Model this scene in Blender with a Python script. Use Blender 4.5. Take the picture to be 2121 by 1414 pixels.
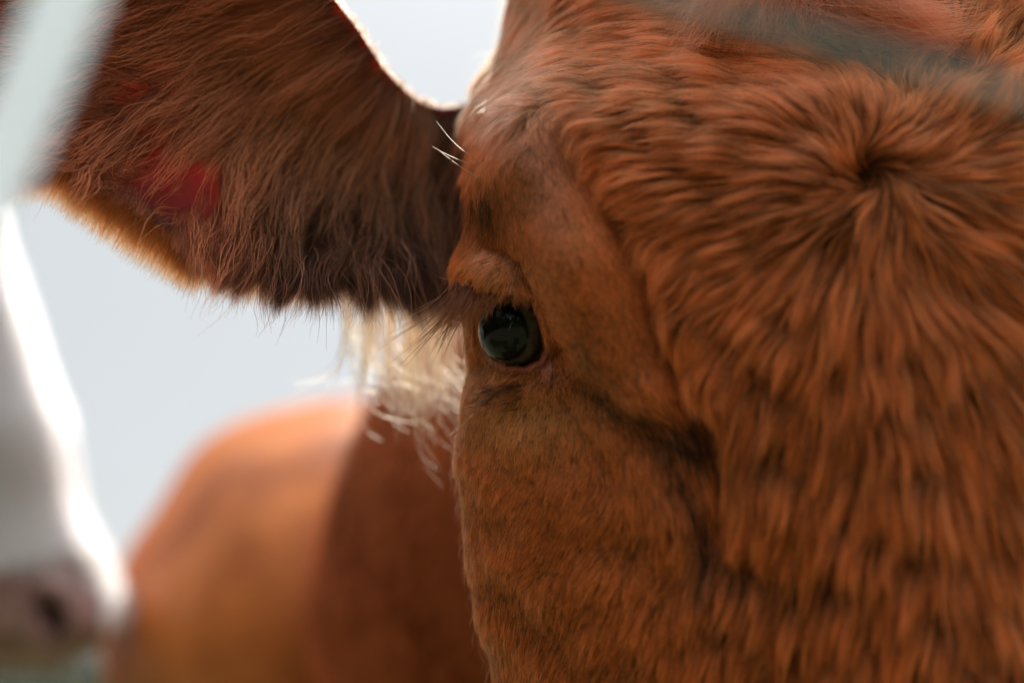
import bpy, math
import numpy as np
from mathutils import Vector

# ------------------------------------------------------------------ camera, sky, sun, exposure
sc = bpy.context.scene
for o in list(bpy.data.objects):
    bpy.data.objects.remove(o)
COL = sc.collection
SC = 0.8                      # metres per authoring unit of depth
FPX = 50.0 / 36.0 * 2121.0    # focal length in photograph pixels
CAM = np.array([0.0, 0.0, 1.30])
PITCH = math.radians(13.0)
RIGHT = np.array([1.0, 0.0, 0.0])
FWD = np.array([0.0, math.cos(PITCH), math.sin(PITCH)])
UP = np.array([0.0, -math.sin(PITCH), math.cos(PITCH)])

cd = bpy.data.cameras.new('camera')
cam = bpy.data.objects.new('camera', cd)
COL.objects.link(cam)
cam.location = CAM
cam.rotation_euler = (math.radians(90) + PITCH, 0, 0)
cd.lens = 50.0
cd.sensor_width = 36.0
cd.clip_start = 0.02
cd.clip_end = 3000
cd.dof.use_dof = True
cd.dof.focus_distance = 0.755 * SC
cd.dof.aperture_fstop = 2.5
sc.camera = cam

SUN_EL = math.radians(42)
SUN_AZ = math.radians(4)     # from +Y (straight behind the cow) towards +X
sdir = np.array([math.sin(SUN_AZ) * math.cos(SUN_EL), math.cos(SUN_AZ) * math.cos(SUN_EL), math.sin(SUN_EL)])
w = bpy.data.worlds.new("World")
sc.world = w
w.use_nodes = True
nt = w.node_tree
nt.nodes.clear()
wo = nt.nodes.new('ShaderNodeOutputWorld')
bg = nt.nodes.new('ShaderNodeBackground')
sky = nt.nodes.new('ShaderNodeTexSky')
sky.sky_type = 'NISHITA'
sky.sun_disc = False
sky.sun_elevation = SUN_EL
sky.sun_rotation = SUN_AZ
sky.altitude = 50
sky.air_density = 1.0
sky.dust_density = 1.0
sky.ozone_density = 1.0
hs = nt.nodes.new('ShaderNodeHueSaturation')
hs.inputs['Saturation'].default_value = 0.30
nt.links.new(sky.outputs[0], hs.inputs['Color'])
veil = nt.nodes.new('ShaderNodeMix'); veil.data_type = 'RGBA'       # thin bright cloud over the whole sky
veil.inputs[0].default_value = 0.80
veil.inputs[7].default_value = (3.42, 3.63, 3.76, 1)
gtc = nt.nodes.new('ShaderNodeTexCoord'); gsp = nt.nodes.new('ShaderNodeSeparateXYZ')   # cloud is brightest overhead
nt.links.new(gtc.outputs['Generated'], gsp.inputs[0])
def wm(op, a, b):
    n = nt.nodes.new('ShaderNodeMath'); n.operation = op
    for i, v in enumerate((a, b)):
        if isinstance(v, (int, float)): n.inputs[i].default_value = v
        else: nt.links.new(v, n.inputs[i])
    return n.outputs[0]
gz = wm('MAXIMUM', gsp.outputs[2], 0.0)
gm = wm('ADD', wm('MULTIPLY', wm('POWER', gz, 3.2), 3.3), 0.97)
gsc = nt.nodes.new('ShaderNodeVectorMath'); gsc.operation = 'SCALE'
gsc.inputs[0].default_value = (3.42, 3.63, 3.76)
nt.links.new(gm, gsc.inputs['Scale']); nt.links.new(gsc.outputs[0], veil.inputs[7])
nt.links.new(hs.outputs[0], veil.inputs[6])
nt.links.new(veil.outputs[2], bg.inputs[0])
bg.inputs[1].default_value = 0.085
nt.links.new(bg.outputs[0], wo.inputs[0])

sl = bpy.data.lights.new('sun', 'SUN')
sl.energy = 3.4
sl.angle = math.radians(0.5)
sl.color = (1.0, 0.94, 0.85)
so = bpy.data.objects.new('sun', sl)
COL.objects.link(so)
so.rotation_euler = Vector(sdir).to_track_quat('Z', 'Y').to_euler()
so.location = (0, 0, 30)

sc.view_settings.view_transform = 'Standard'
sc.view_settings.look = 'None'
sc.view_settings.exposure = 0.95
sc.view_settings.gamma = 1.0
sc.render.engine = 'CYCLES'
sc.cycles.use_denoising = True
sc.cycles.max_bounces = 8
sc.cycles.diffuse_bounces = 3
sc.cycles.glossy_bounces = 5
sc.cycles.transmission_bounces = 6
sc.cycles.sample_clamp_indirect = 6.0
sc.cycles.sample_clamp_direct = 12.0
sc.cycles_curves.shape = 'RIBBONS'
sc.cycles_curves.subdivisions = 2

rng = np.random.default_rng(7)

# ------------------------------------------------------------------ helpers
def W(px, py, D):
    """photograph pixel + depth (authoring units) -> world point(s)"""
    px, py, D = (np.asarray(a, float) for a in (px, py, D))
    d = D * SC
    return (CAM + d[..., None] * FWD + (d * (px - 1060.5) / FPX)[..., None] * RIGHT
            - (d * (py - 707.0) / FPX)[..., None] * UP)

def proj(P):
    q = P - CAM
    z = q @ FWD
    z = np.where(np.abs(z) < 1e-4, 1e-4, z)
    return 1060.5 + q @ RIGHT / z * FPX, 707.0 - q @ UP / z * FPX, z / SC

def nrm(v):
    return v / np.maximum(np.linalg.norm(v, axis=-1, keepdims=True), 1e-12)

def hermite(xs, ys, xq):
    """smooth interpolation of ys (n, ...) at xs along xq, no overshoot to speak of"""
    xs = np.asarray(xs, float); ys = np.asarray(ys, float); xq = np.clip(xq, xs[0], xs[-1])
    m = np.empty_like(ys)
    d = np.diff(ys, axis=0) / np.diff(xs).reshape(-1, *([1] * (ys.ndim - 1)))
    m[0] = d[0]; m[-1] = d[-1]
    same = (d[:-1] * d[1:]) > 0
    m[1:-1] = np.where(same, 2 * d[:-1] * d[1:] / np.where(same, d[:-1] + d[1:], 1), 0) * 0.5 + 0.5 * (d[:-1] + d[1:]) / 2
    i = np.clip(np.searchsorted(xs, xq, side='right') - 1, 0, len(xs) - 2)
    h = (xs[i + 1] - xs[i]); t = (xq - xs[i]) / h
    sh = (-1, *([1] * (ys.ndim - 1)))
    t = t.reshape(sh); h = h.reshape(sh)
    return ((2*t**3 - 3*t**2 + 1) * ys[i] + (t**3 - 2*t**2 + t) * h * m[i]
            + (-2*t**3 + 3*t**2) * ys[i + 1] + (t**3 - t**2) * h * m[i + 1])

def ring(ctrl, uq):
    """closed Catmull-Rom along axis 1: ctrl (rows, n, k), uq in [0, n)"""
    n = ctrl.shape[1]
    i = np.floor(uq).astype(int); t = (uq - i)[None, :, None]
    p0, p1, p2, p3 = (ctrl[:, (i + k) % n] for k in (-1, 0, 1, 2))
    return 0.5 * (2*p1 + (p2 - p0)*t + (2*p0 - 5*p1 + 4*p2 - p3)*t*t + (3*p1 - p0 - 3*p2 + p3)*t**3)

_wr = np.random.default_rng(3)
def make_noise(scale, n=14):
    ang = _wr.uniform(0, 2*np.pi, n); f = _wr.uniform(0.55, 1.6, n) / scale * 2*np.pi
    ph = _wr.uniform(0, 2*np.pi, n)
    kx, ky = np.cos(ang)*f, np.sin(ang)*f
    def fn(x, y):
        s = 0
        for a, b, c in zip(kx, ky, ph):
            s = s + np.sin(a*x + b*y + c)
        return s / math.sqrt(n / 2)
    return fn

def seg_dist(px, py, line):
    """distance to a polyline and signed side (+ = right of travel in picture)"""
    best = np.full(np.shape(px), 1e9); side = np.zeros(np.shape(px)); tt = np.zeros(np.shape(px))
    for k in range(len(line) - 1):
        (x0, y0), (x1, y1) = line[k][:2], line[k + 1][:2]
        dx, dy = x1 - x0, y1 - y0; L2 = dx*dx + dy*dy
        t = np.clip(((px - x0)*dx + (py - y0)*dy) / L2, 0, 1)
        d = np.hypot(px - x0 - t*dx, py - y0 - t*dy)
        s = np.sign(dx*(py - y0) - dy*(px - x0))
        m = d < best
        best = np.where(m, d, best); side = np.where(m, s, side); tt = np.where(m, (k + t)/(len(line) - 1), tt)
    return best, side, tt

def smooth(a, b, x):
    t = np.clip((x - a) / (b - a), 0, 1)
    return t*t*(3 - 2*t)

def inside_poly(px, py, poly):
    ins = np.zeros(np.shape(px), bool)
    n = len(poly)
    for k in range(n):
        x0, y0 = poly[k]; x1, y1 = poly[(k + 1) % n]
        c = ((y0 > py) != (y1 > py)) & (px < (x1 - x0) * (py - y0) / ((y1 - y0) or 1e-9) + x0)
        ins ^= c
    return ins

def poly_sd(px, py, poly):
    d, _, _ = seg_dist(px, py, list(poly) + [poly[0]])
    return np.where(inside_poly(px, py, poly), -d, d)

def tag(o, label=None, cat=None, group=None, kind=None):
    if label: o['label'] = label
    if cat: o['category'] = cat
    if group: o['group'] = group
    if kind: o['kind'] = kind
    return o

def mesh_obj(name, V, F, mat, parent=None, smooth_=True):
    me = bpy.data.meshes.new(name)
    V = np.asarray(V, np.float32)
    Fl = np.asarray(F, np.int32)
    if Fl.ndim == 2:
        k = Fl.shape[1]
        me.vertices.add(len(V)); me.vertices.foreach_set('co', V.ravel())
        me.loops.add(Fl.size); me.loops.foreach_set('vertex_index', Fl.ravel())
        me.polygons.add(len(Fl)); me.polygons.foreach_set('loop_start', np.arange(0, Fl.size, k, dtype=np.int32))
        me.update(calc_edges=True)
    if smooth_:
        me.polygons.foreach_set('use_smooth', np.ones(len(me.polygons), bool))
    for m in (mat if isinstance(mat, list) else [mat]):
        me.materials.append(m)
    o = bpy.data.objects.new(name, me)
    COL.objects.link(o)
    if parent:
        o.parent = parent
        o.matrix_parent_inverse = parent.matrix_world.inverted() if False else o.matrix_parent_inverse
        o.location = -Vector(parent.location)
    return o

def grid_faces(nr, nc, closed=False, off=0):
    r = np.arange(nr - 1)[:, None]; c = np.arange(nc if closed else nc - 1)[None, :]
    c2 = (c + 1) % nc
    return np.stack([r*nc + c, r*nc + c2, (r + 1)*nc + c2, (r + 1)*nc + c], -1).reshape(-1, 4) + off

def grid_normals(G, closed=False):
    if closed:
        du = np.roll(G, -1, 1) - np.roll(G, 1, 1)
    else:
        du = np.gradient(G, axis=1)
    dv = np.gradient(G, axis=0)
    return nrm(np.cross(du, dv))

# ------------------------------------------------------------------ materials
def mat(name):
    m = bpy.data.materials.new(name); m.use_nodes = True
    return m, m.node_tree, m.node_tree.nodes['Principled BSDF']

def noise_color(m, nt_, bs, c1, c2, scale, detail=4, coord='Object'):
    tc = nt_.nodes.new('ShaderNodeTexCoord'); no = nt_.nodes.new('ShaderNodeTexNoise')
    no.inputs['Scale'].default_value = scale; no.inputs['Detail'].default_value = detail
    r = nt_.nodes.new('ShaderNodeValToRGB')
    r.color_ramp.elements[0].color = (*c1, 1); r.color_ramp.elements[1].color = (*c2, 1)
    r.color_ramp.elements[0].position = .35; r.color_ramp.elements[1].position = .65
    nt_.links.new(tc.outputs[coord], no.inputs['Vector']); nt_.links.new(no.outputs['Fac'], r.inputs['Fac'])
    nt_.links.new(r.outputs['Color'], bs.inputs['Base Color'])
    return no, r

m_skin, nt_, bs = mat('brown_hide')
noise_color(m_skin, nt_, bs, (.06, .019, .007), (.10, .033, .012), 60)
bs.inputs['Roughness'].default_value = .9; bs.inputs['Specular IOR Level'].default_value = .1

m_torso, nt_, bs = mat('torso_coat')
noise_color(m_torso, nt_, bs, (.34, .075, .016), (.80, .25, .065), 6, 3)
bs.inputs['Roughness'].default_value = .42
bs.inputs['Specular IOR Level'].default_value = .14

m_neck, nt_, bs = mat('neck_coat_base')
noise_color(m_neck, nt_, bs, (.15, .032, .012), (.44, .11, .040), 6, 3)
bs.inputs['Specular IOR Level'].default_value = 0; bs.inputs['Roughness'].default_value = 1

m_ear, nt_, bs = mat('ear_skin')
bs.inputs['Base Color'].default_value = (.10, .03, .02, 1)
bs.inputs['Roughness'].default_value = .5
tr = nt_.nodes.new('ShaderNodeBsdfTranslucent'); tr.inputs[0].default_value = (.50, .06, .045, 1)
mx = nt_.nodes.new('ShaderNodeMixShader'); mx.inputs[0].default_value = .65
nt_.links.new(bs.outputs[0], mx.inputs[1]); nt_.links.new(tr.outputs[0], mx.inputs[2])
nt_.links.new(mx.outputs[0], nt_.nodes['Material Output'].inputs[0])

m_lid, nt_, bs = mat('wet_lid_skin')
noise_color(m_lid, nt_, bs, (.20, .035, .014), (.40, .085, .035), 250)
bs.inputs['Roughness'].default_value = .42
bs.inputs['Coat Weight'].default_value = .12; bs.inputs['Coat Roughness'].default_value = .15

m_white, nt_, bs = mat('white_coat')
noise_color(m_white, nt_, bs, (.90, .84, .86), (.94, .90, .92), 9, 3)
bs.inputs['Roughness'].default_value = .8

m_nose, nt_, bs = mat('pink_nose_skin')
noise_color(m_nose, nt_, bs, (.26, .13, .11), (.48, .28, .25), 22, 3)
bs.inputs['Roughness'].default_value = .4

m_nostril, nt_, bs = mat('dark_nostril')
bs.inputs['Base Color'].default_value = (.02, .008, .008, 1)

m_grass, nt_, bs = mat('pasture_soil')
noise_color(m_grass, nt_, bs, (.06, .065, .03), (.13, .12, .06), 3, 6)
bs.inputs['Roughness'].default_value = .95

def hair_mat(name, rough=.35, radial=.45, root=.22, matte=.5, tips=.006):
    m = bpy.data.materials.new(name); m.use_nodes = True
    t = m.node_tree; t.nodes.clear()
    out = t.nodes.new('ShaderNodeOutputMaterial')
    h = t.nodes.new('ShaderNodeBsdfHairPrincipled')
    h.parametrization = 'COLOR'
    a = t.nodes.new('ShaderNodeAttribute'); a.attribute_name = 'hair_tint'
    hi = t.nodes.new('ShaderNodeHairInfo')
    mr = t.nodes.new('ShaderNodeMapRange'); mr.inputs[1].default_value = 0; mr.inputs[2].default_value = .8
    mr.inputs[3].default_value = root; mr.inputs[4].default_value = 1.5
    t.links.new(hi.outputs['Intercept'], mr.inputs[0])
    sc_ = t.nodes.new('ShaderNodeVectorMath'); sc_.operation = 'SCALE'
    t.links.new(a.outputs['Color'], sc_.inputs[0]); t.links.new(mr.outputs[0], sc_.inputs['Scale'])
    ad = t.nodes.new('ShaderNodeVectorMath'); ad.operation = 'MULTIPLY_ADD'      # dry pale tips
    ad.inputs[1].default_value = (tips, tips * .62, tips * .32)
    t.links.new(hi.outputs['Intercept'], ad.inputs[0]); t.links.new(sc_.outputs[0], ad.inputs[2])
    sc_ = ad
    t.links.new(sc_.outputs[0], h.inputs['Color'])
    h.inputs['Roughness'].default_value = rough
    h.inputs['Radial Roughness'].default_value = radial
    h.inputs['IOR'].default_value = 1.32
    h.inputs['Random Roughness'].default_value = .1
    df = t.nodes.new('ShaderNodeBsdfDiffuse')
    t.links.new(sc_.outputs[0], df.inputs['Color'])
    mx_ = t.nodes.new('ShaderNodeMixShader'); mx_.inputs[0].default_value = matte
    t.links.new(h.outputs[0], mx_.inputs[1]); t.links.new(df.outputs[0], mx_.inputs[2])
    t.links.new(mx_.outputs[0], out.inputs['Surface'])
    return m

m_hair = hair_mat('coat_hair')
m_far = hair_mat('torso_hair', root=.8, matte=.92, tips=0)
m_glow = hair_mat('fine_pale_hair', root=.85, matte=.18, tips=.0)

# ------------------------------------------------------------------ hair builder
def add_hair(name, P, radius, color, parent, mat_=None, taper=.25):
    """P (n, k, 3), radius scalar or (n,), color (n,3)"""
    n, k, _ = P.shape
    hc = bpy.data.hair_curves.new(name)
    hc.add_curves([k] * n)
    off = np.array(parent.location, np.float64)
    hc.attributes['position'].data.foreach_set('vector', (P - off).astype(np.float32).ravel())
    prof = 1 - (1 - taper) * (np.linspace(0, 1, k) ** 2.0)
    R = (np.broadcast_to(np.asarray(radius, float), (n,))[:, None] * prof[None]).astype(np.float32)
    a = hc.attributes.get('radius') or hc.attributes.new('radius', 'FLOAT', 'POINT')
    a.data.foreach_set('value', R.ravel())
    c = hc.attributes.new('hair_tint', 'FLOAT_COLOR', 'CURVE')
    color = np.asarray(color, float)
    color = color * np.minimum(1, .93 / color.max(1, keepdims=True))      # keep the hue when a strand is very light
    cc = np.ones((n, 4), np.float32); cc[:, :3] = np.clip(color, .002, .95)
    c.data.foreach_set('color', cc.ravel())
    hc.materials.append(mat_ or m_hair)
    o = bpy.data.objects.new(name, hc)
    COL.objects.link(o)
    o.parent = parent
    return o

def sample_tris(V, F, N, weight, count, g):
    """area sampling of quads (as 2 tris); returns points and normals"""
    T = np.concatenate([F[:, [0, 1, 2]], F[:, [0, 2, 3]]])
    a, b, c = V[T[:, 0]], V[T[:, 1]], V[T[:, 2]]
    ar = np.linalg.norm(np.cross(b - a, c - a), axis=1)
    ctr = (a + b + c) / 3
    p = ar * weight(ctr, nrm(N[T[:, 0]] + N[T[:, 1]] + N[T[:, 2]]))
    p /= p.sum()
    k = g.choice(len(T), size=count, p=p)
    u, v = g.random(count), g.random(count)
    f = u + v > 1; u[f] = 1 - u[f]; v[f] = 1 - v[f]
    w0 = 1 - u - v
    P = a[k]*w0[:, None] + b[k]*u[:, None] + c[k]*v[:, None]
    Nn = nrm(N[T[k, 0]]*w0[:, None] + N[T[k, 1]]*u[:, None] + N[T[k, 2]]*v[:, None])
    return P, Nn

def tangent_dir(d2, N):
    v = d2[:, :1] * RIGHT - d2[:, 1:] * UP
    v = v - N * np.sum(v * N, 1, keepdims=True)
    return nrm(v)

def grow(P, N, L, lift, dirfn, nseg=6, droop=1.5, grav=0.0):
    pts = [P]
    for k in range(nseg):
        px, py, _ = proj(P)
        v = tangent_dir(dirfn(px, py), N)
        t = (k + .5) / nseg
        s = lift * (1 - droop * t)
        q = nrm(v + N * s[:, None] + np.array([0, 0, -grav * t]))
        P = P + q * (L / nseg)[:, None]
        pts.append(P)
    return np.stack(pts, 1)

def clump_children(G, N, M, rc, conv, g, lenvar=.35, frizz=.03, power=1.3, stretch=1.4):
    """G guides (n,k,3) -> children (n*M,k,3) gathering to the guide's tip"""
    n, k, _ = G.shape
    t = np.linspace(0, 1, k)
    ax = nrm(np.cross(N, nrm(G[:, 1] - G[:, 0]))); ay = np.cross(ax, N)
    th = g.uniform(0, 2*np.pi, (n, M)); r = np.sqrt(g.random((n, M))) * (rc[:, None])
    off = (np.cos(th) * r)[..., None] * ax[:, None] + (np.sin(th) * r)[..., None] * ay[:, None] * stretch
    s = 1 - lenvar * g.random((n, M)) ** 1.5
    base = (G - G[:, :1])[:, None] * s[..., None, None] + G[:, None, :1]
    c = 1 - conv[:, None, None] * (t ** power)[None, None]
    C = base + off[:, :, None, :] * c[..., None]
    Lg = np.linalg.norm(G[:, -1] - G[:, 0], axis=1)
    fr = g.normal(0, 1, (n, M, 3)) * (Lg * frizz)[:, None, None]
    fr2 = g.normal(0, 1, (n, M, 3)) * (Lg * frizz)[:, None, None]
    C += fr[:, :, None] * (t ** 1.5)[None, None, :, None]
    C += fr2[:, :, None] * (np.sin(t * np.pi))[None, None, :, None]
    return C.reshape(n * M, k, 3)

# ------------------------------------------------------------------ the setting: ground
gv = np.array([[-600, -600, 0], [600, -600, 0], [600, 1500, 0], [-600, 1500, 0]], float)
ground = mesh_obj('ground', gv, [[0, 1, 2, 3]], m_grass, smooth_=False)
tag(ground, kind='structure')

# ------------------------------------------------------------------ the brown cow
cow = bpy.data.objects.new('cow', None)
COL.objects.link(cow)
cow.location = W(1300, 1380, 1.4) * np.array([1, 1, 0])
tag(cow, 'brown long-haired cow with dark green eye, face filling the right half and ear spread left', 'cow')

# head: rows of (picture y: 12 stations round the head, each picture x and depth)
#         back0        back1        behind-sil   silhouette   side         corner       front-left   midline      front-right  corner2      side2        back2
ROWS = [
 (-420, (2000, .98), (1700, .97), (1560, .95), (1500, .92), (1560, .89), (1640, .87), (1750, .85), (1900, .84), (2050, .86), (2180, .89), (2220, .93), (2150, .96)),
 (-260, (2000, 1.06), (1400, 1.03), (1190, .97), (1130, .92), (1180, .87), (1290, .83), (1530, .83), (1860, .825), (2200, .83), (2480, .85), (2580, .93), (2450, 1.02)),
 (0,    (2000, 1.10), (1280, 1.06), (1095, .97), (1060, .90), (1115, .84), (1230, .80), (1480, .790), (1830, .780), (2200, .79), (2530, .83), (2660, .91), (2500, 1.04)),
 (90,   (2000, 1.12), (1240, 1.06), (1070, .96), (1043, .89), (1100, .825), (1215, .78), (1460, .765), (1825, .753), (2210, .765), (2560, .80), (2690, .90), (2520, 1.04)),
 (160,  (2000, 1.12), (1220, 1.06), (1040, .95), (1005, .88), (1055, .82), (1180, .762), (1440, .742), (1820, .730), (2220, .742), (2580, .785), (2710, .89), (2530, 1.04)),
 (230,  (2000, 1.12), (1210, 1.06), (1025, .94), (985, .87), (1028, .805), (1140, .75), (1425, .718), (1810, .70), (2230, .718), (2600, .775), (2730, .88), (2550, 1.04)),
 (300,  (2000, 1.12), (1200, 1.05), (1010, .93), (975, .865), (1002, .785), (1115, .742), (1410, .708), (1805, .69), (2240, .71), (2610, .77), (2740, .88), (2550, 1.04)),
 (380,  (2000, 1.12), (1190, 1.04), (1000, .91), (972, .84), (990, .778), (1110, .738), (1405, .702), (1805, .682), (2245, .702), (2620, .765), (2750, .87), (2560, 1.03)),
 (480,  (2000, 1.12), (1180, 1.03), (1000, .89), (962, .81), (985, .768), (1110, .734), (1400, .698), (1810, .676), (2250, .698), (2625, .762), (2755, .87), (2560, 1.03)),
 (560,  (2000, 1.12), (1180, 1.02), (1000, .88), (950, .80), (972, .763), (1105, .733), (1400, .695), (1820, .671), (2255, .695), (2630, .76), (2755, .87), (2560, 1.03)),
 (620,  (2000, 1.12), (1180, 1.02), (1005, .88), (955, .80), (988, .768), (1115, .735), (1400, .694), (1830, .667), (2260, .693), (2630, .76), (2755, .87), (2560, 1.03)),
 (700,  (2000, 1.12), (1180, 1.02), (1010, .87), (967, .80), (1000, .774), (1130, .738), (1400, .693), (1845, .663), (2270, .692), (2630, .76), (2750, .87), (2560, 1.03)),
 (780,  (2000, 1.12), (1180, 1.02), (1010, .87), (968, .80), (1005, .770), (1145, .736), (1405, .694), (1860, .660), (2280, .69), (2625, .76), (2740, .87), (2560, 1.03)),
 (900,  (2000, 1.12), (1190, 1.02), (1000, .87), (954, .80), (992, .765), (1140, .732), (1410, .697), (1885, .657), (2290, .69), (2620, .76), (2730, .87), (2560, 1.03)),
 (1020, (2000, 1.12), (1200, 1.02), (1000, .87), (956, .80), (995, .765), (1150, .728), (1425, .692), (1905, .653), (2300, .69), (2610, .76), (2715, .87), (2550, 1.03)),
 (1130, (2010, 1.12), (1220, 1.02), (1015, .87), (967, .80), (1008, .763), (1170, .724), (1450, .688), (1930, .65), (2310, .688), (2590, .76), (2690, .87), (2540, 1.03)),
 (1250, (2020, 1.12), (1240, 1.02), (1035, .87), (987, .80), (1030, .762), (1200, .72), (1470, .684), (1950, .646), (2310, .685), (2570, .76), (2665, .87), (2530, 1.03)),
 (1414, (2040, 1.10), (1280, 1.01), (1080, .87), (1033, .80), (1078, .76), (1245, .716), (1510, .68), (1985, .64), (2320, .68), (2550, .755), (2640, .86), (2510, 1.02)),
 (1700, (2060, 1.05), (1400, .98), (1200, .87), (1150, .80), (1190, .76), (1340, .712), (1600, .675), (2010, .635), (2320, .675), (2520, .75), (2590, .84), (2470, .98)),
 (2200, (2080, .98), (1600, .93), (1400, .85), (1350, .79), (1390, .74), (1530, .695), (1760, .655), (2060, .625), (2330, .66), (2490, .73), (2540, .80), (2430, .92)),
 (2550, (2080, .95), (1620, .91), (1420, .84), (1370, .78), (1410, .73), (1540, .685), (1760, .645), (2060, .62), (2330, .65), (2500, .72), (2540, .79), (2430, .90)),
 (2750, (2080, .86), (1850, .84), (1750, .80), (1720, .76), (1740, .72), (1800, .70), (1920, .68), (2070, .67), (2220, .69), (2330, .73), (2350, .78), (2280, .83)),
]
ys = [r[0] for r in ROWS]
ctrl = np.array([r[1:] for r in ROWS], float)
yq = np.concatenate([np.arange(-420, -140, 14), np.arange(-140, 1500, 4.0), np.arange(1500, 2751, 25)])
uq = np.concatenate([np.arange(0, 2.6, .1), np.arange(2.6, 3.4, .02), np.arange(3.4, 6, .011), np.arange(6, 8.2, .02), np.arange(8.2, 12, .1)])
rows = hermite(ys, ctrl, yq)
H = ring(rows, uq)                     # (rows, cols, 2)
HX, HD = H[..., 0].copy(), H[..., 1].copy()
HY = np.repeat(yq[:, None], len(uq), 1)
front = smooth(2.7, 3.3, uq)[None] * (1 - smooth(8.6, 9.5, uq))[None]

# eye socket, lids, brow and folds are carved into the face
EYE = (1073.0, 682.0, .765); ER = 84.0 * .765 / FPX       # radius in authoring units
OPEN = [(1004, 668), (1002, 640), (1008, 618), (1030, 604), (1065, 601), (1093, 615), (1110, 645), (1121, 690), (1127, 722),
        (1117, 747), (1086, 760), (1052, 757), (1028, 740), (1012, 716), (1005, 695)]
C1 = [(1150, 190), (1185, 280), (1225, 365), (1290, 470), (1340, 590), (1368, 700), (1410, 800), (1455, 870), (1480, 960), (1490, 1080), (1480, 1200)]
C2 = [(1140, 690), (1165, 745), (1205, 790), (1270, 840), (1335, 885), (1390, 950), (1430, 1030), (1462, 1130), (1470, 1200)]
C3 = [(1150, 800), (1190, 860), (1235, 930), (1270, 1000), (1290, 1090)]
LOWF = [(1000, 830), (1040, 812), (1085, 800), (1125, 785)]
UPF = [(985, 520), (1030, 515), (1075, 540), (1105, 590), (1125, 640)]

def face_disp(px, py):
    """outward displacement (authoring units, + = towards the camera)"""
    d = np.zeros(np.shape(px))
    c, s, t = seg_dist(px, py, C1)
    env = smooth(0, .12, t) * (1 - smooth(.85, 1, t))
    d -= .013 * np.exp(-(c / 20) ** 2) * env
    d += .009 * np.where(s < 0, 1, 0) * smooth(0, 50, c) * np.exp(-(c / 200) ** 2) * env    # fleecy forehead stands up
    d += .006 * np.where(s > 0, 1, 0) * smooth(10, 70, c) * np.exp(-((c - 80) / 80) ** 2) * env
    c, s, t = seg_dist(px, py, C2)
    env = smooth(0, .1, t) * (1 - smooth(.8, 1, t))
    d -= .0055 * np.exp(-(c / 36) ** 2) * env
    c, s, t = seg_dist(px, py, C3)
    env = smooth(0, .2, t) * (1 - smooth(.6, 1, t))
    d -= .0050 * np.exp(-(c / 24) ** 2) * env
    c, s, t = seg_dist(px, py, LOWF)
    d -= .0014 * np.exp(-(c / 11) ** 2) * smooth(0, .3, t)
    c, s, t = seg_dist(px, py, UPF)
    d -= .0045 * np.exp(-(c / 12) ** 2) * smooth(0, .25, t) * (1 - smooth(.8, 1, t))
    # bulges: brow bone, upper lid, cheek
    for (x, y, sx, sy, ang, a) in [(1120, 330, 55, 100, 20, .015), (1215, 560, 60, 160, -18, .023), (1030, 572, 62, 26, 5, .0055),
                                   (1120, 960, 110, 150, 0, .005), (1380, 800, 55, 50, 0, .006), (1060, 800, 60, 26, -8, .0025)]:
        ca, sa = math.cos(math.radians(ang)), math.sin(math.radians(ang))
        X, Y = (px - x) * ca + (py - y) * sa, -(px - x) * sa + (py - y) * ca
        d += a * np.exp(-.5 * ((X / sx) ** 2 + (Y / sy) ** 2))
    # whorl pit
    r = np.hypot(px - 1803, py - 352)
    d -= .010 * np.exp(-(r / 30) ** 2)
    return d

V0 = W(HX, HY, HD)
N0 = grid_normals(V0, True)
if np.mean(np.sum(N0[:, (uq > 6) & (uq < 8)] * -FWD, -1)) < 0:
    N0 = -N0
V1 = V0 + N0 * (face_disp(HX, HY) * front * SC)[..., None]
px1, py1, D1 = proj(V1)
e = poly_sd(px1, py1, OPEN)
fm = front * ((uq > 3.0) & (uq < 6.5))[None]
rim = np.exp(-((e - 7) / 8.0) ** 2) * .0035 * (e > 0) * smooth(985, 1050, px1)
hole = smooth(3, -9, -(-e)) if False else smooth(2, -8, e) if False else np.clip((-e + 1) / 9, 0, 1)
Dn = D1 + fm * (hole * .035 - rim)
HEAD = W(px1, py1, Dn)
# fine skin relief
nz = make_noise(34); nz2 = make_noise(160)
HEAD = HEAD + N0 * ((.00012 * nz(px1, py1) + .0009 * nz2(px1, py1)) * front * SC * (e > 20))[..., None]
HN = grid_normals(HEAD, True)
if np.mean(np.sum(HN[:, (uq > 6) & (uq < 8)] * -FWD, -1)) < 0:
    HN = -HN
nr, nc = HX.shape
hv = HEAD.reshape(-1, 3); hf = grid_faces(nr, nc, True)
# caps
capA = hv[:nc].mean(0); capB = hv[-nc:].mean(0)
hv_all = np.concatenate([hv, capA[None], capB[None]])
ia, ib = len(hv), len(hv) + 1
c = np.arange(nc); c2 = (c + 1) % nc
cap_f = np.concatenate([np.stack([c, c2, np.full(nc, ia), np.full(nc, ia)], -1),
                        np.stack([(nr-1)*nc + c2, (nr-1)*nc + c, np.full(nc, ib), np.full(nc, ib)], -1)])

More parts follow.
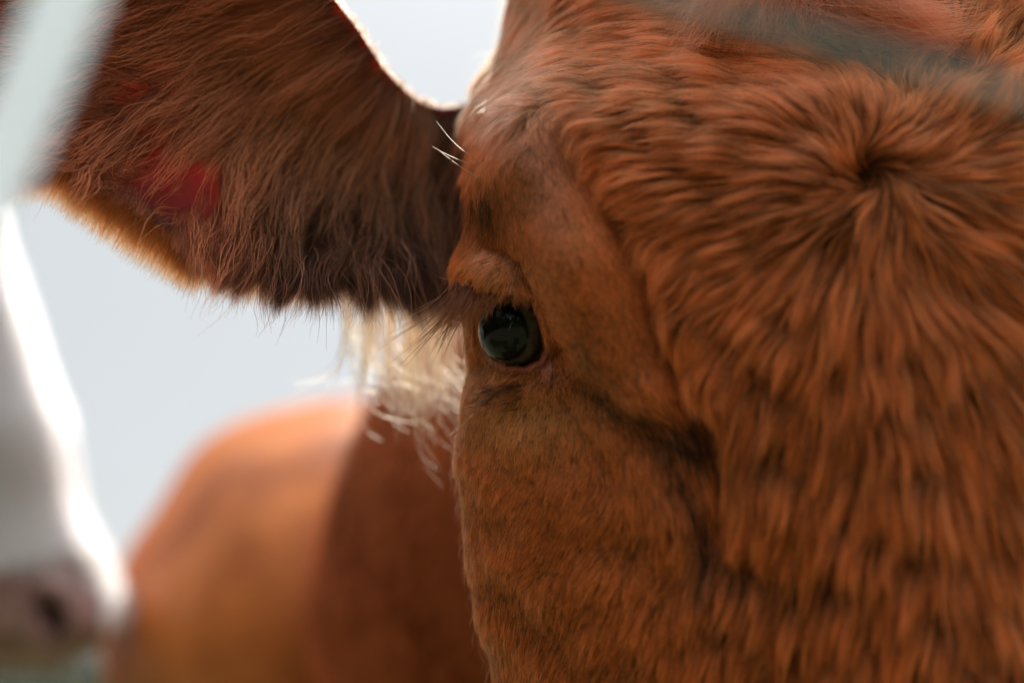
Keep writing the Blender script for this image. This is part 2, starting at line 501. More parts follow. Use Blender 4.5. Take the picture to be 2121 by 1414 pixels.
# ear: stations from the head to the tip, each bottom, lower third, upper third, top (x, y, depth)
EAR = [
 ((965, 500, .875), (960, 420, .885), (970, 320, .895), (1010, 215, .905)),
 ((900, 555, .845), (880, 430, .870), (880, 310, .885), (905, 225, .890)),
 ((780, 562, .810), (770, 440, .845), (780, 290, .860), (815, 165, .855)),
 ((640, 562, .785), (620, 420, .825), (640, 220, .840), (725, 40, .825)),
 ((500, 548, .768), (480, 380, .805), (500, 140, .820), (610, -90, .800)),
 ((370, 490, .757), (340, 340, .785), (360, 80, .800), (440, -200, .785)),
 ((240, 405, .748), (210, 290, .768), (230, 40, .780), (260, -240, .770)),
 ((120, 335, .742), (80, 250, .755), (80, 20, .765), (90, -220, .758)),
 ((-10, 335, .738), (-60, 230, .745), (-50, 30, .750), (-40, -160, .748)),
 ((-130, 290, .737), (-160, 200, .738), (-150, 60, .742), (-130, -60, .742)),
 ((-210, 170, .740), (-215, 140, .740), (-215, 110, .740), (-205, 90, .740)),
]
EAR = np.array(EAR, float)
sq = np.linspace(0, len(EAR) - 1, 180); tq = np.linspace(0, 3, 120)
Eg = hermite(np.arange(len(EAR)), EAR, sq)               # (180, 4, 3)
Eg = np.stack([hermite(np.arange(4), Eg[i], tq) for i in range(len(sq))])
EF = W(Eg[..., 0], Eg[..., 1], Eg[..., 2])
EN = grid_normals(EF)
if np.mean(np.sum(EN * -FWD, -1)) < 0:
    EN = -EN
thick = .0045 * np.minimum(1, np.minimum(tq, 3 - tq) * 4)[None, :, None] * np.minimum(1, (sq[-1] - sq) * 1.2 + .1)[:, None, None]
EB = EF - EN * thick - FWD * .0004
ear_f1 = grid_faces(180, 120)
ne = 180 * 120
ear_v = np.concatenate([EF.reshape(-1, 3), EB.reshape(-1, 3)])
def edge_strip(idx):
    a = idx[:-1]; b = idx[1:]
    return np.stack([a, b, b + ne, a + ne], -1)
g_ = np.arange(ne).reshape(180, 120)
ear_f = np.concatenate([ear_f1, ear_f1[:, ::-1] + ne, edge_strip(g_[:, 0]), edge_strip(g_[:, -1]), edge_strip(g_[0]), edge_strip(g_[-1])])

# neck and barrel: rings round an axis
def tube(ctrs, radii, nseg=64, nring=60, squash=(1, 1)):
    ctrs = np.asarray(ctrs, float); radii = np.asarray(radii, float)
    t = np.arange(len(ctrs)); q = np.linspace(0, len(ctrs) - 1, nring)
    C = hermite(t, ctrs, q); R = hermite(t, radii[:, None], q)[:, 0]
    T = nrm(np.gradient(C, axis=0))
    X = nrm(np.cross(T, np.array([0, 0, 1.0]))); Y = np.cross(X, T)
    th = np.linspace(0, 2*np.pi, nseg, endpoint=False)
    G = C[:, None] + R[:, None, None] * (np.cos(th)[None, :, None] * X[:, None] * squash[0] + np.sin(th)[None, :, None] * Y[:, None] * squash[1])
    return G, grid_faces(nring, nseg, True)

NECK, neck_f = tube([W(1800, 500, .95), W(1500, 750, 1.1), W(1200, 1020, 1.35), W(1040, 1230, 1.75), W(1000, 1300, 2.2), W(960, 1320, 2.6)],
                    [.10, .13, .175, .20, .235, .24], squash=(.92, 1.12))
# barrel (ellipsoid with hip and shoulder relief)
bc = W(750, 1330, 2.45)
th = np.linspace(0, np.pi, 120)[:, None]; ph = np.linspace(0, 2*np.pi, 160, endpoint=False)[None]
sx, sz, sy = .385, .385, .80
cx = np.sin(th) * np.cos(ph); cz = np.sin(th) * np.sin(ph); cy = -np.cos(th) * np.ones_like(ph)
f_ = 1 + .05 * np.exp(-((cy + .62) / .10) ** 2) - .06 * np.exp(-((cy + .42) / .10) ** 2) + .05 * np.exp(-((cy - .3) / .25) ** 2) + .004 * np.cos(cy * 40)
f_ = f_ + .02 * np.exp(-(((ph - 2.2) / .2) ** 2)) * np.exp(-((cy + .6) / .35) ** 2) - .02 * np.exp(-(((ph - 2.55) / .16) ** 2)) * np.exp(-((cy + .6) / .3) ** 2)
f_ = f_ + .015 * np.sin(ph * 7 + 2 * cy) * np.sin(th) ** 2
BAR = bc + np.stack([sx*cx*f_, sy*cy, sz*cz*f_], -1) + np.array([0, sy * .45, 0])
bar_f = grid_faces(120, 160, True)
legs = []
for dx, dy in ((-.2, .12), (.2, .12), (-.2, 1.05), (.2, 1.05)):
    b = bc + np.array([dx, dy, 0])
    G, F = tube([b + [0, 0, -.1], [b[0], b[1], .95], [b[0], b[1] + .03, .55], [b[0], b[1], .3], [b[0], b[1], .08], [b[0], b[1] - .02, .0]],
                [.13, .12, .065, .045, .05, .06], 20, 24)
    legs.append((G, F))

parts = [(hv_all, np.concatenate([hf, cap_f]), 0), (ear_v, ear_f, 1), (NECK.reshape(-1, 3), neck_f, 4), (BAR.reshape(-1, 3), bar_f, 2)]
parts += [(G.reshape(-1, 3), F, 2) for G, F in legs]
Vs, Fs, Ms = [], [], []
o_ = 0
for v, f, m in parts:
    Vs.append(v); Fs.append(f + o_); Ms.append(np.full(len(f), m)); o_ += len(v)
# bare lid skin faces
fc = hv[hf].mean(1); fx, fy, _ = proj(fc)
ee = poly_sd(fx, fy, OPEN)
lidmask = (ee < 20) & (fy > 700) | (ee < 3)
tearc = np.hypot((fx - 1132) / 12, (fy - 766) / 26) < 1
front_face = (np.sum(HN.reshape(-1, 3)[hf[:, 0]] * -FWD, -1) > -.2)
Ms[0][:len(hf)][(lidmask | tearc) & front_face & (fx > 960) & (fx < 1180)] = 3
body = mesh_obj('body', np.concatenate(Vs), np.concatenate(Fs), [m_skin, m_ear, m_torso, m_lid, m_neck], cow)
# triangles written as degenerate quads need cleaning
body.data.polygons.foreach_set('material_index', np.concatenate(Ms).astype(np.int32))
body.data.validate(clean_customdata=False)

# ------------------------------------------------------------------ the eye
ec = W(*EYE); er = ER * SC
gaze = nrm(-.47 * RIGHT - .93 * FWD - .10 * UP)
def eye_mesh(name, parent, center, gz, r):
    a = nrm(np.cross(gz, np.array([0, 0, 1.0]))); b = np.cross(a, gz)
    th = np.linspace(0, np.pi, 90)[:, None]; ph = np.linspace(0, 2*np.pi, 120, endpoint=False)[None]
    rr = 1 + .035 * (1 - np.clip(th / .75, 0, 1) ** 2) ** 1.0
    L = np.stack([np.sin(th)*np.cos(ph)*rr, np.sin(th)*np.sin(ph)*rr, np.cos(th)*rr*np.ones_like(ph)], -1)
    o = mesh_obj(name, L.reshape(-1, 3) * r, grid_faces(90, 120, True), m_eye)
    from mathutils import Matrix
    M = Matrix(((a[0], b[0], gz[0], center[0]), (a[1], b[1], gz[1], center[1]), (a[2], b[2], gz[2], center[2]), (0, 0, 0, 1)))
    o.parent = parent
    o.matrix_world = Matrix.Translation(-Vector(parent.location)) @ M
    o.matrix_basis = Matrix.Translation(-Vector(parent.location)) @ M
    return o

m_eye, nt_, bs = mat('wet_eye')
tc = nt_.nodes.new('ShaderNodeTexCoord'); sep = nt_.nodes.new('ShaderNodeSeparateXYZ')
vm = nt_.nodes.new('ShaderNodeVectorMath'); vm.operation = 'SCALE'; vm.inputs['Scale'].default_value = 1 / er
nt_.links.new(tc.outputs['Object'], vm.inputs[0]); nt_.links.new(vm.outputs[0], sep.inputs[0])
def M2(op, a, b=None):
    n = nt_.nodes.new('ShaderNodeMath'); n.operation = op
    for i, v in enumerate((a, b)):
        if v is None: continue
        if isinstance(v, (int, float)): n.inputs[i].default_value = v
        else: nt_.links.new(v, n.inputs[i])
    return n.outputs[0]
x2 = M2('POWER', M2('DIVIDE', sep.outputs[0], 1.0), 2.0)
y2 = M2('POWER', sep.outputs[1], 2.0)
ri = M2('SQRT', M2('ADD', x2, y2))
rp = M2('SQRT', M2('ADD', M2('POWER', M2('DIVIDE', sep.outputs[0], .66), 2.0), M2('POWER', M2('DIVIDE', sep.outputs[1], .70), 2.0)))
behind = M2('LESS_THAN', sep.outputs[2], 0)
ri = M2('ADD', ri, M2('MULTIPLY', behind, 2.0))
rampi = nt_.nodes.new('ShaderNodeValToRGB')
el = rampi.color_ramp.elements
el[0].position = .0; el[0].color = (.030, .022, .016, 1)
el[1].position = .80; el[1].color = (.13, .10, .065, 1)
for p, c_ in ((.86, (.06, .045, .03)), (.90, (.03, .02, .015)), (.93, (.16, .13, .11)), (.98, (.16, .08, .05))):
    e_ = el.new(p); e_.color = (*c_, 1)
nt_.links.new(ri, rampi.inputs[0])
nz_ = nt_.nodes.new('ShaderNodeTexNoise'); nz_.inputs['Scale'].default_value = 5.0; nz_.inputs['Detail'].default_value = 6
nt_.links.new(vm.outputs[0], nz_.inputs['Vector'])
mxn = nt_.nodes.new('ShaderNodeMix'); mxn.data_type = 'RGBA'; mxn.blend_type = 'MULTIPLY'; mxn.inputs[0].default_value = .8
nt_.links.new(rampi.outputs[0], mxn.inputs[6])
rn = nt_.nodes.new('ShaderNodeValToRGB'); rn.color_ramp.elements[0].position = .35; rn.color_ramp.elements[1].position = .65
rn.color_ramp.elements[0].color = (.25, .25, .25, 1)
nt_.links.new(nz_.outputs[0], rn.inputs[0]); nt_.links.new(rn.outputs[0], mxn.inputs[7])
pr = nt_.nodes.new('ShaderNodeMapRange'); pr.inputs[1].default_value = .96; pr.inputs[2].default_value = 1.04
nt_.links.new(rp, pr.inputs[0])
mxp = nt_.nodes.new('ShaderNodeMix'); mxp.data_type = 'RGBA'
nt_.links.new(pr.outputs[0], mxp.inputs[0]); mxp.inputs[6].default_value = (.003, .005, .004, 1)
nt_.links.new(mxn.outputs[2], mxp.inputs[7])
nt_.links.new(mxp.outputs[2], bs.inputs['Base Color'])
bs.inputs['Roughness'].default_value = .03
bs.inputs['IOR'].default_value = 1.38
eye = eye_mesh('eye', cow, ec, gaze, er)
rc_ = W(2560, 760, .80)
eye2 = eye_mesh('eye', cow, rc_, nrm(.62 * RIGHT - .78 * FWD - .05 * UP), er)

# ------------------------------------------------------------------ coat: flow of the hair across the face (picture directions)
CV = np.array([
 # x, y, dx, dy
 (1800, 220, -.25, -1), (1950, 250, .5, -.9), (1650, 230, -.7, -.7), (2100, 330, 1, -.25), (2150, 420, 1, .1),
 (2050, 480, .9, .45), (2000, 600, .6, .8), (2110, 650, .6, .8), (1900, 600, .25, 1), (1800, 560, 0, 1), (1700, 560, -.35, .95),
 (1600, 520, -.8, .55), (1650, 400, -1, .15), (1600, 300, -1, -.2), (1450, 230, -1, -.12), (1300, 170, -1, -.02), (1200, 120, -.9, .15),
 (1120, 130, -.85, .45), (1080, 190, -.85, .5), (1040, 250, -.7, .6), (1500, 130, -.95, -.25), (1650, 140, -.6, -.5), (1850, 120, 0, -.9), (2050, 180, .5, -.8),
 (1350, 60, -.95, .0), (1200, 30, -.6, .4), (1080, 50, -.4, .8), (1550, 40, -.6, -.3),
 (1250, 230, -.9, .3), (1300, 350, -1, .12), (1450, 400, -1, .02), (1300, 430, -.9, .3), (1500, 520, -.9, .3), (1400, 600, -.75, .55), (1550, 650, -.65, .7),
 (1450, 750, -.5, .8), (1650, 750, -.3, .95), (1800, 800, 0, 1), (1950, 850, .2, 1), (2100, 900, .35, .95), (1550, 900, -.35, .9),
 (1700, 1050, -.25, .97), (1900, 1100, -.05, 1), (2080, 1150, .15, 1), (1530, 1100, -.12, 1), (1600, 1300, -.25, .95), (1850, 1350, -.2, 1), (2080, 1380, 0, 1),
 # brow
 (1090, 260, -.1, 1), (1050, 320, -.35, .9), (1130, 340, .15, 1), (1180, 420, .3, 1), (1100, 430, .05, 1), (1220, 520, .3, 1), (1300, 600, .28, 1),
 (1010, 420, -.3, 1), (1000, 480, -.6, .8), (1050, 490, -.2, 1), (1150, 560, .35, .95), (1250, 700, .25, 1), (1330, 720, .2, 1), (1180, 680, .3, 1),
 (1300, 790, .35, .9), (1380, 810, .1, 1), (1400, 880, .4, .7), (1350, 850, .6, .5),
 # lid
 (950, 560, -1, .25), (1000, 550, -.7, .5), (1050, 560, -.3, .85), (1095, 590, .35, .8), (970, 600, -.9, .45), (1120, 630, .35, .9),
 # below the eye
 (985, 740, -.2, 1), (1050, 800, -.9, .3), (1000, 830, -.6, .75), (1090, 820, -.7, .6), (1150, 780, .2, 1), (1160, 850, .1, 1), (1080, 880, -.15, 1), (1000, 900, -.25, 1),
 (1180, 950, -.15, 1), (1250, 900, .4, .9), (1300, 1000, .3, .95), (1400, 1050, .25, 1), (1000, 1000, -.5, .85), (1080, 1050, -.65, .75), (1200, 1060, -.6, .8), (1320, 1120, -.25, .95),
 (1000, 1130, -.35, .95), (1100, 1180, -.65, .75), (1200, 1200, -.6, .8), (1350, 1250, -.4, .9), (1450, 1250, -.15, 1), (1040, 1280, -.2, 1), (1080, 1350, -.15, 1), (1150, 1340, -.5, .85), (1280, 1370, -.45, .9),
 (2400, 250, 1, -.2), (2400, 450, 1, .3), (2450, 700, .6, .8), (2450, 1000, .3, 1), (2450, 1350, .1, 1), (2700, 300, .8, .5), (2700, 700, .3, 1), (2700, 1200, 0, 1), (1430, 1390, -.25, .97), (1100, 1500, 0, 1), (1500, 1500, -.1, 1), (2000, 1500, 0, 1)], float)
CV[:, 2:] = nrm(CV[:, 2:])
wn1 = make_noise(95); wn2 = make_noise(70); wn3 = make_noise(190); wn4 = make_noise(26)
def face_dir(px, py):
    px = np.asarray(px); py = np.asarray(py)
    out = np.zeros((len(px), 2)); ws = np.zeros(len(px))
    for x, y, dx, dy in CV:
        w_ = 1.0 / ((px - x) ** 2 + (py - y) ** 2 + 400.0) ** 1.6
        out[:, 0] += w_ * dx; out[:, 1] += w_ * dy; ws += w_
    out /= ws[:, None]
    # the crown whorl
    rx, ry = px - 1803, py - 352
    r = np.hypot(rx, ry) + 1e-6
    k = np.exp(-(r / 150) ** 2)[:, None]
    rad = np.stack([rx / r, ry / r], -1); tanv = np.stack([-ry / r, rx / r], -1)
    out = out * (1 - k) + (rad * .92 + tanv * .42) * k
    a = (.10 * wn1(px, py) + .09 * wn3(px, py)) * np.clip(face_len(px, py) / 80, .25, 1)
    ca, sa = np.cos(a), np.sin(a)
    return np.stack([out[:, 0]*ca - out[:, 1]*sa, out[:, 0]*sa + out[:, 1]*ca], -1)

LV = np.array([ # x, y, length in picture px
 (1800, 350, 75), (1650, 300, 105), (1950, 450, 110), (1800, 600, 110), (1500, 400, 105), (1300, 250, 90), (1150, 130, 80), (1070, 200, 60), (1500, 120, 100), (1800, 120, 90), (2100, 200, 110), (2100, 600, 115),
 (1400, 700, 66), (1600, 900, 105), (1900, 1000, 115), (1600, 1250, 95), (1950, 1350, 105), (2100, 900, 115), (1300, 400, 58), (1350, 560, 56), (1300, 300, 65),
 (1080, 300, 34), (1150, 420, 42), (1220, 560, 48), (1300, 680, 48), (1000, 450, 45), (1010, 560, 30), (1100, 560, 26), (1120, 640, 20), (950, 580, 34), (1180, 700, 36),
 (1000, 760, 18), (1090, 800, 22), (1150, 780, 12), (1150, 850, 20), (1080, 880, 20), (1000, 950, 24), (1150, 1000, 24), (1250, 900, 34), (1300, 1000, 36), (1420, 1050, 52), (1380, 860, 70),
 (1050, 1150, 30), (1200, 1200, 34), (1350, 1250, 48), (1050, 1350, 40), (1200, 1380, 44), (1450, 1350, 75), (1060, 0, 50)], float)
def face_len(px, py):
    o = 0; ws = 0
    for x, y, l in LV:
        w_ = 1.0 / ((px - x) ** 2 + (py - y) ** 2 + 900.0) ** 1.5
        o = o + w_ * l; ws = ws + w_
    d, s, t = seg_dist(px, py, C1)
    ridge = smooth(-14, 14, np.where(s > 0, d, -d)) * smooth(.02, .12, t) * smooth(1.0, .85, t) * np.exp(-(d / 260) ** 4)
    return o / ws * (1 - .45 * ridge * smooth(700, 860, px + .0 * py) * smooth(1000, 760, py))

BASE = np.array([.74, .197, .048])
sn1 = make_noise(55); sn2 = make_noise(24)
def streaks(px, py):
    """locks that run out from the crown whorl"""
    th_ = np.arctan2(py - 352, px - 1803) + .35 * np.hypot(px - 1803, py - 352) / 900
    r_ = np.hypot(px - 1803, py - 352)
    q = th_ * np.clip(r_, 160, 520)
    return .65 * sn1(q, r_ * .30) + .55 * sn2(q, r_ * .22)
cn1 = make_noise(120); cn2 = make_noise(320)
def face_color(px, py, g):
    n = len(px)
    c = BASE[None] * np.ones((n, 1))
    v = 1 + .16 * cn1(px, py) * .6 + .14 * cn2(px, py) * .6
    lf = np.clip((face_len(px, py) - 45) / 40, 0, 1)
    c = c * np.clip(v, .5, 1.6)[:, None] * np.exp(.44 * lf * streaks(px, py))[:, None]  # streaks also paint the shadow gaps between locks into the colour
    # paler golden: under the eye, on the lid; forehead towards the left edge
    for x, y, sx, sy, a, tint in ((1130, 1250, 170, 190, .55, (.52, .14, .038)), (1480, 1050, 90, 160, .35, (.55, .155, .042)), (1138, 812, 26, 34, .7, (.80, .20, .09)), (1100, 870, 85, 50, .8, (.95, .38, .11)), (1030, 565, 60, 30, .6, (.88, .38, .14)), (1120, 170, 80, 60, .6, (.90, .42, .17)),  # first entry: shade painted into the coat of the lower cheek
                                  (1120, 330, 65, 110, .55, (.56, .26, .17)), (1800, 250, 110, 60, .35, (.72, .20, .075)), (1800, 700, 140, 250, .25, (.80, .24, .075)),  # first entry: sky sheen on the brow, painted into the coat
                                  (2080, 700, 120, 260, .35, (.84, .26, .07))):
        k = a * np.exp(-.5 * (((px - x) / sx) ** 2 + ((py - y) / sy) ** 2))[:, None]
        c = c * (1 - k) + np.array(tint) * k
    c = c * (1 + .28 * (1 - lf))[:, None]
    # sooty hair along the fold by the eye and on the outer brow; brow-ridge crease is painted shade
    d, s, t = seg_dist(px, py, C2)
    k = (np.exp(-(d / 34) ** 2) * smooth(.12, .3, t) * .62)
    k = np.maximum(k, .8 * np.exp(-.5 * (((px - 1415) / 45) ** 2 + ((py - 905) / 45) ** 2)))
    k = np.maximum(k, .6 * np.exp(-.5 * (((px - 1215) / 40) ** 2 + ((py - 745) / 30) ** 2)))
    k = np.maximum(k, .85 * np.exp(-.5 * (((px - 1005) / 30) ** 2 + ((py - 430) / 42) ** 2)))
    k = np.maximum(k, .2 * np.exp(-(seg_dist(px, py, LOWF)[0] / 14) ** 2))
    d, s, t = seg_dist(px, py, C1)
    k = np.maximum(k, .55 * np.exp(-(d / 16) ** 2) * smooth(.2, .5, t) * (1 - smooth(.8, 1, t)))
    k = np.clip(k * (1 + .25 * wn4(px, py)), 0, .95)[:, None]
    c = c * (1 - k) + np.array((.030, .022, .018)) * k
    return c

def jitter_color(c, g, M, amp=.42, cl=.50):
    n = len(c)
    a = np.exp(g.normal(0, 1, (n, 1)) * np.reshape(cl, (-1, 1)))
    C = np.repeat(c * a, M, axis=0)
    C = C * np.exp(g.normal(0, amp, (n * M, 1)))
    pale = g.random(n * M) < .05
    C[pale] = C[pale] * 1.7 + .02
    return C

def face_weight(ctr, n):
    px, py, D = proj(ctr)
    vis = (px > 900) & (px < 2760) & (py > -300) & (py < 1560)
    facing = np.sum(n * nrm(CAM - ctr), -1)
    wgt = np.where(vis & ((facing > -.55) | (px > 2230)), 1.0, 0.0) * np.where(px > 2230, .45, 1)
    L = face_len(px, py)
    wgt *= np.clip(90 / L, 1, 3.2) ** 1.1
    e = poly_sd(px, py, OPEN)
    wgt *= np.where((e < 4), 0, 1) * np.where((e < 20) & (py > 700), .06, 1)
    wgt *= np.where(np.hypot((px - 1135) / 18, (py - 772) / 36) < 1, .35, 1)
    return wgt

HNf = HN.reshape(-1, 3)
g = np.random.default_rng(11)
NCL = 150000; M = 8
P, N = sample_tris(hv, hf, HNf, face_weight, NCL, g)
px, py, D = proj(P)
Lp = face_len(px, py)
short = np.clip((80 - Lp) / 50, 0, 1)
L = Lp * (1.0 + .18 * (1 - short)) * D * SC / FPX * (1 + .25 * g.normal(size=NCL).clip(-1.5, 1.5)) * (1 + .15 * wn4(px, py))
lift = (.26 - .12 * short) + (.12 - .07 * short) * g.normal(size=NCL) + .10 * (1 - .7 * short) * wn4(px, py)
lift = lift + .07 * (1 - short) * streaks(px, py)
lift = np.clip(lift, .05, .9)
G = grow(P, N, L, lift, face_dir, 6)
rc = (.0014 - .0004 * (1 - short)) * (.7 + .6 * g.random(NCL))
conv = np.clip((.92 - .84 * short) + .12 * g.normal(size=NCL), .0, .95)
C = clump_children(G, N, M, rc, conv, g, frizz=.02, stretch=3.0)
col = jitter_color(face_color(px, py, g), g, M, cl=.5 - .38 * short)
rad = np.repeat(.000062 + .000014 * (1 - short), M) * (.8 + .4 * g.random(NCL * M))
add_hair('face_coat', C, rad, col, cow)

# ---- undercoat: short loose fuzz that covers the hide between the locks and stands on the outline
n2 = 300000
P, N = sample_tris(hv, hf, HNf, face_weight, n2, g)
px, py, D = proj(P); Lp = face_len(px, py)
L = np.minimum(Lp * .55, 40) * D * SC / FPX * (.6 + .8 * g.random(n2))
G = grow(P, N, L, .15 + .25 * g.random(n2), face_dir, 4)
G += (g.normal(0, 1, (n2, 1, 3)) * (L * .10)[:, None, None]) * (np.linspace(0, 1, 5) ** 1.3)[None, :, None]
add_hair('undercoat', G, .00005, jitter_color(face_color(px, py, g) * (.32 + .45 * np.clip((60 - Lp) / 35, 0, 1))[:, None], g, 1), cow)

# ---- stray guard hairs standing off the coat, most visible along the outline
n3 = 5200
P, N = sample_tris(hv, hf, HNf, face_weight, n3, g)
px, py, D = proj(P); Lp = face_len(px, py)
edge_ = np.sum(N * nrm(CAM - P), -1) < .25
L = np.clip(Lp, 30, 90) * (.9 + .9 * g.random(n3)) * D * SC / FPX
G = grow(P, N, L, np.where(edge_, .75, .45) + .35 * g.normal(size=n3), face_dir, 6, grav=.2)
G += (g.normal(0, 1, (n3, 1, 3)) * (L * .12)[:, None, None]) * (np.linspace(0, 1, 7) ** 1.3)[None, :, None]
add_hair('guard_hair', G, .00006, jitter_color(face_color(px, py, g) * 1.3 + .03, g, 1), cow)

# ------------------------------------------------------------------ forelock hanging from the poll, and the coat swept up at the right
def strands(paths, per, spread, tint, radius, name, g, endspread=1.0, frizz=.02, nk=9, cjit=.3, mat_=None):
    """paths: list of control polylines [(x,y,D),...] -> hair around each"""
    allP, allC = [], []
    for path in paths:
        A = np.array(path, float)
        Q = hermite(np.arange(len(A)), W(A[:, 0], A[:, 1], A[:, 2]), np.linspace(0, len(A) - 1, nk))
        o1 = g.normal(0, spread, (per, 1, 3)); o2 = g.normal(0, spread * endspread, (per, 1, 3))
        t = np.linspace(0, 1, nk)[None, :, None]
        s = 1 - .3 * g.random((per, 1, 1))
        X = Q[:1] + (Q - Q[:1])[None] * s + o1 * (1 - t) + o2 * t
        L = np.linalg.norm(Q[-1] - Q[0])
        X = X + g.normal(0, L * frizz, (per, 1, 3)) * np.sin(t * np.pi) + g.normal(0, L * frizz, (per, 1, 3)) * np.sin(t * 2 * np.pi) * .5
        allP.append(X); allC.append(np.array(tint)[None] * np.exp(g.normal(0, cjit, (per, 1))))
    return add_hair(name, np.concatenate(allP), radius, np.concatenate(allC), cow, mat_)

fp = []
for i in range(80):
    x0 = g.uniform(1480, 1800); y0 = g.uniform(-160, -60)
    dx = g.normal(0, 60) + (x0 - 1650) * .5
    ln = g.uniform(120, 230)
    fp.append([(x0, y0, .80), (x0 + dx * .3, y0 + ln * .35, .752), (x0 + dx * .7, y0 + ln * .75, .738), (x0 + dx * 1.2, y0 + ln * 1.05, .741)])
for i in range(40):
    x0 = g.uniform(1600, 1750); y0 = g.uniform(-80, -20)
    fp.append([(x0, y0, .76), (x0 + 90, y0 + 70 + i, .742), (x0 + 200, y0 + 95 + i, .740), (x0 + 330, y0 + 80 + i, .75)])
strands(fp, 26, .0016, (.72, .23, .10), .00009, 'forelock', g, endspread=1.3, frizz=.05)

# ------------------------------------------------------------------ ear hair
EVv = EF.reshape(-1, 3); ENv = EN.reshape(-1, 3)
ECV = np.array([
 (950, 300, -.3, .9), (900, 250, -.6, .6), (850, 300, -.5, .8), (800, 200, -.9, .35), (700, 100, -1, .1), (600, 100, -1, .12), (500, 50, -1, -.05), (400, 20, -1, 0),
 (700, 250, -.85, .5), (600, 250, -.8, .6), (750, 350, -.6, .8), (650, 380, -.65, .75), (550, 400, -.5, .85), (850, 450, -.15, 1), (750, 480, -.3, .95), (620, 500, -.35, .9), (500, 500, -.4, .9),
 (850, 570, 0, 1), (700, 580, -.1, 1), (550, 570, -.25, 1), (450, 540, -.4, .9), (400, 450, -.25, .9), (300, 250, -.9, .3), (400, 250, -.85, .35), (250, 150, -.95, -.1), (200, 300, -.85, .5), (150, 330, -.8, .6),
 (300, 380, -.8, .55), (350, 520, -.6, .8), (260, 450, -.65, .75), (150, 380, -.6, .8), (0, 330, -.8, .6), (0, 200, -1, .1), (0, 50, -1, -.1), (-150, 200, -1, .2), (300, -150, -1, -.4), (600, -80, -1, -.2)], float)
ECV[:, 2:] = nrm(ECV[:, 2:])
en1 = make_noise(110); en2 = make_noise(45)
def ear_dir(px, py):
    out = np.zeros((len(px), 2))
    for x, y, dx, dy in ECV:
        w_ = 1.0 / ((px - x) ** 2 + (py - y) ** 2 + 900.0) ** 1.5
        out[:, 0] += w_ * dx; out[:, 1] += w_ * dy
    out = nrm(out)
    a = .17 * en1(px, py) + .05 * en2(px, py)
    ca, sa = np.cos(a), np.sin(a)
    return np.stack([out[:, 0]*ca - out[:, 1]*sa, out[:, 0]*sa + out[:, 1]*ca], -1)
BARE = ((345, 385, 120, 112), (430, 390, 30, 80), (345, 175, 140, 95))
def ear_weight(ctr, n):
    px, py, D = proj(ctr)
    w_ = np.where((px > -260) & (px < 1010) & (py > -220) & (py < 700), 1.0, 0)
    for x, y, sx_, sy_ in BARE:
        w_ *= 1 - (.96 if y > 250 else .75) * np.exp(-(((px - x) / sx_) ** 2 + ((py - y) / sy_) ** 2) ** 1.6)
    return w_
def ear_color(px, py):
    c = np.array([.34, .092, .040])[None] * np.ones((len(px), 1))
    dk = smooth(400, 600, px)[:, None] * smooth(160, 430, py + .6 * (px - 600))[:, None] * .94  # dk: shade over the ear's base and lower part, painted as darker hair
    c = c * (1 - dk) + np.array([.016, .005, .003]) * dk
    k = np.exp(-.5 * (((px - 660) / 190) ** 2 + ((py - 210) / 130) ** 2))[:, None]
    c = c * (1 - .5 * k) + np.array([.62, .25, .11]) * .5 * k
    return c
ncl = 13000; M = 26
P, N = sample_tris(EVv, ear_f1, ENv, ear_weight, ncl, g)
px, py, D = proj(P)
L = (130 + 60 * g.random(ncl)) * (1 - .75 * smooth(480, 250, px) * smooth(250, 400, py)) * (1 - .7 * np.exp(-((px - 400) / 165) ** 2 - ((py - 350) / 190) ** 2)) * D * SC / FPX
G = grow(P, N, L, .16 + .2 * g.random(ncl), ear_dir, 7, grav=.3)
C = clump_children(G, N, M, np.full(ncl, .0035), np.clip(.25 + .2 * g.normal(size=ncl), .0, .8), g, frizz=.028, lenvar=.6)
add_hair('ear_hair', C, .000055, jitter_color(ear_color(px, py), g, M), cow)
# long loose strands
ncl = 1300; M = 3
P, N = sample_tris(EVv, ear_f1, ENv, ear_weight, ncl, g)
px, py, D = proj(P)
L = (170 + 130 * g.random(ncl)) * D * SC / FPX
G = grow(P, N, L, .55 + .4 * g.random(ncl), ear_dir, 10, grav=.5)
C = clump_children(G, N, M, np.full(ncl, .002), np.full(ncl, .5), g, frizz=.05)
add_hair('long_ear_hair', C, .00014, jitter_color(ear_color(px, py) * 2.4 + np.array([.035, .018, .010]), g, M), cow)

# edge fringe and back-of-ear hair
def edge_fringe(i0, i1, col_, count, ln, tint, name, ddir, spreadD=.006, g=g, rad=.00006):
    i = g.uniform(i0, i1, count); a = np.floor(i).astype(int); t = (i - a)[:, None]
    P = EF[a, col_] * (1 - t) + EF[np.minimum(a + 1, 179), col_] * t
    P = P + g.normal(0, .0012, (count, 3)) - FWD * (g.random((count, 1)) * spreadD)
    px, py, D = proj(P)
    d = ear_dir(px, py) * .55 + np.array(ddir) * (.6 + .5 * g.random((count, 1)))
    v = d[:, :1] * RIGHT - d[:, 1:] * UP + g.normal(0, .22, (count, 3))
    v = nrm(v)
    L = (ln * (.5 + .8 * g.random(count))) * D * SC / FPX
    t = np.linspace(0, 1, 6)[None, :, None]
    v2 = nrm(v + g.normal(0, .3, (count, 3)) + np.array([0, 0, -.35]))
    G = P[:, None] + L[:, None, None] * (v[:, None] * t * (1 - .4 * t) + v2[:, None] * t * t * .5)
    return add_hair(name, G, rad, jitter_color(np.array(tint)[None] * np.ones((count, 1)), g, 1), cow, m_glow)
EFb = EF
edge_fringe(15, 85, 0, 9000, 60, (.22, .07, .03), 'ear_fringe', (-.05, 1))
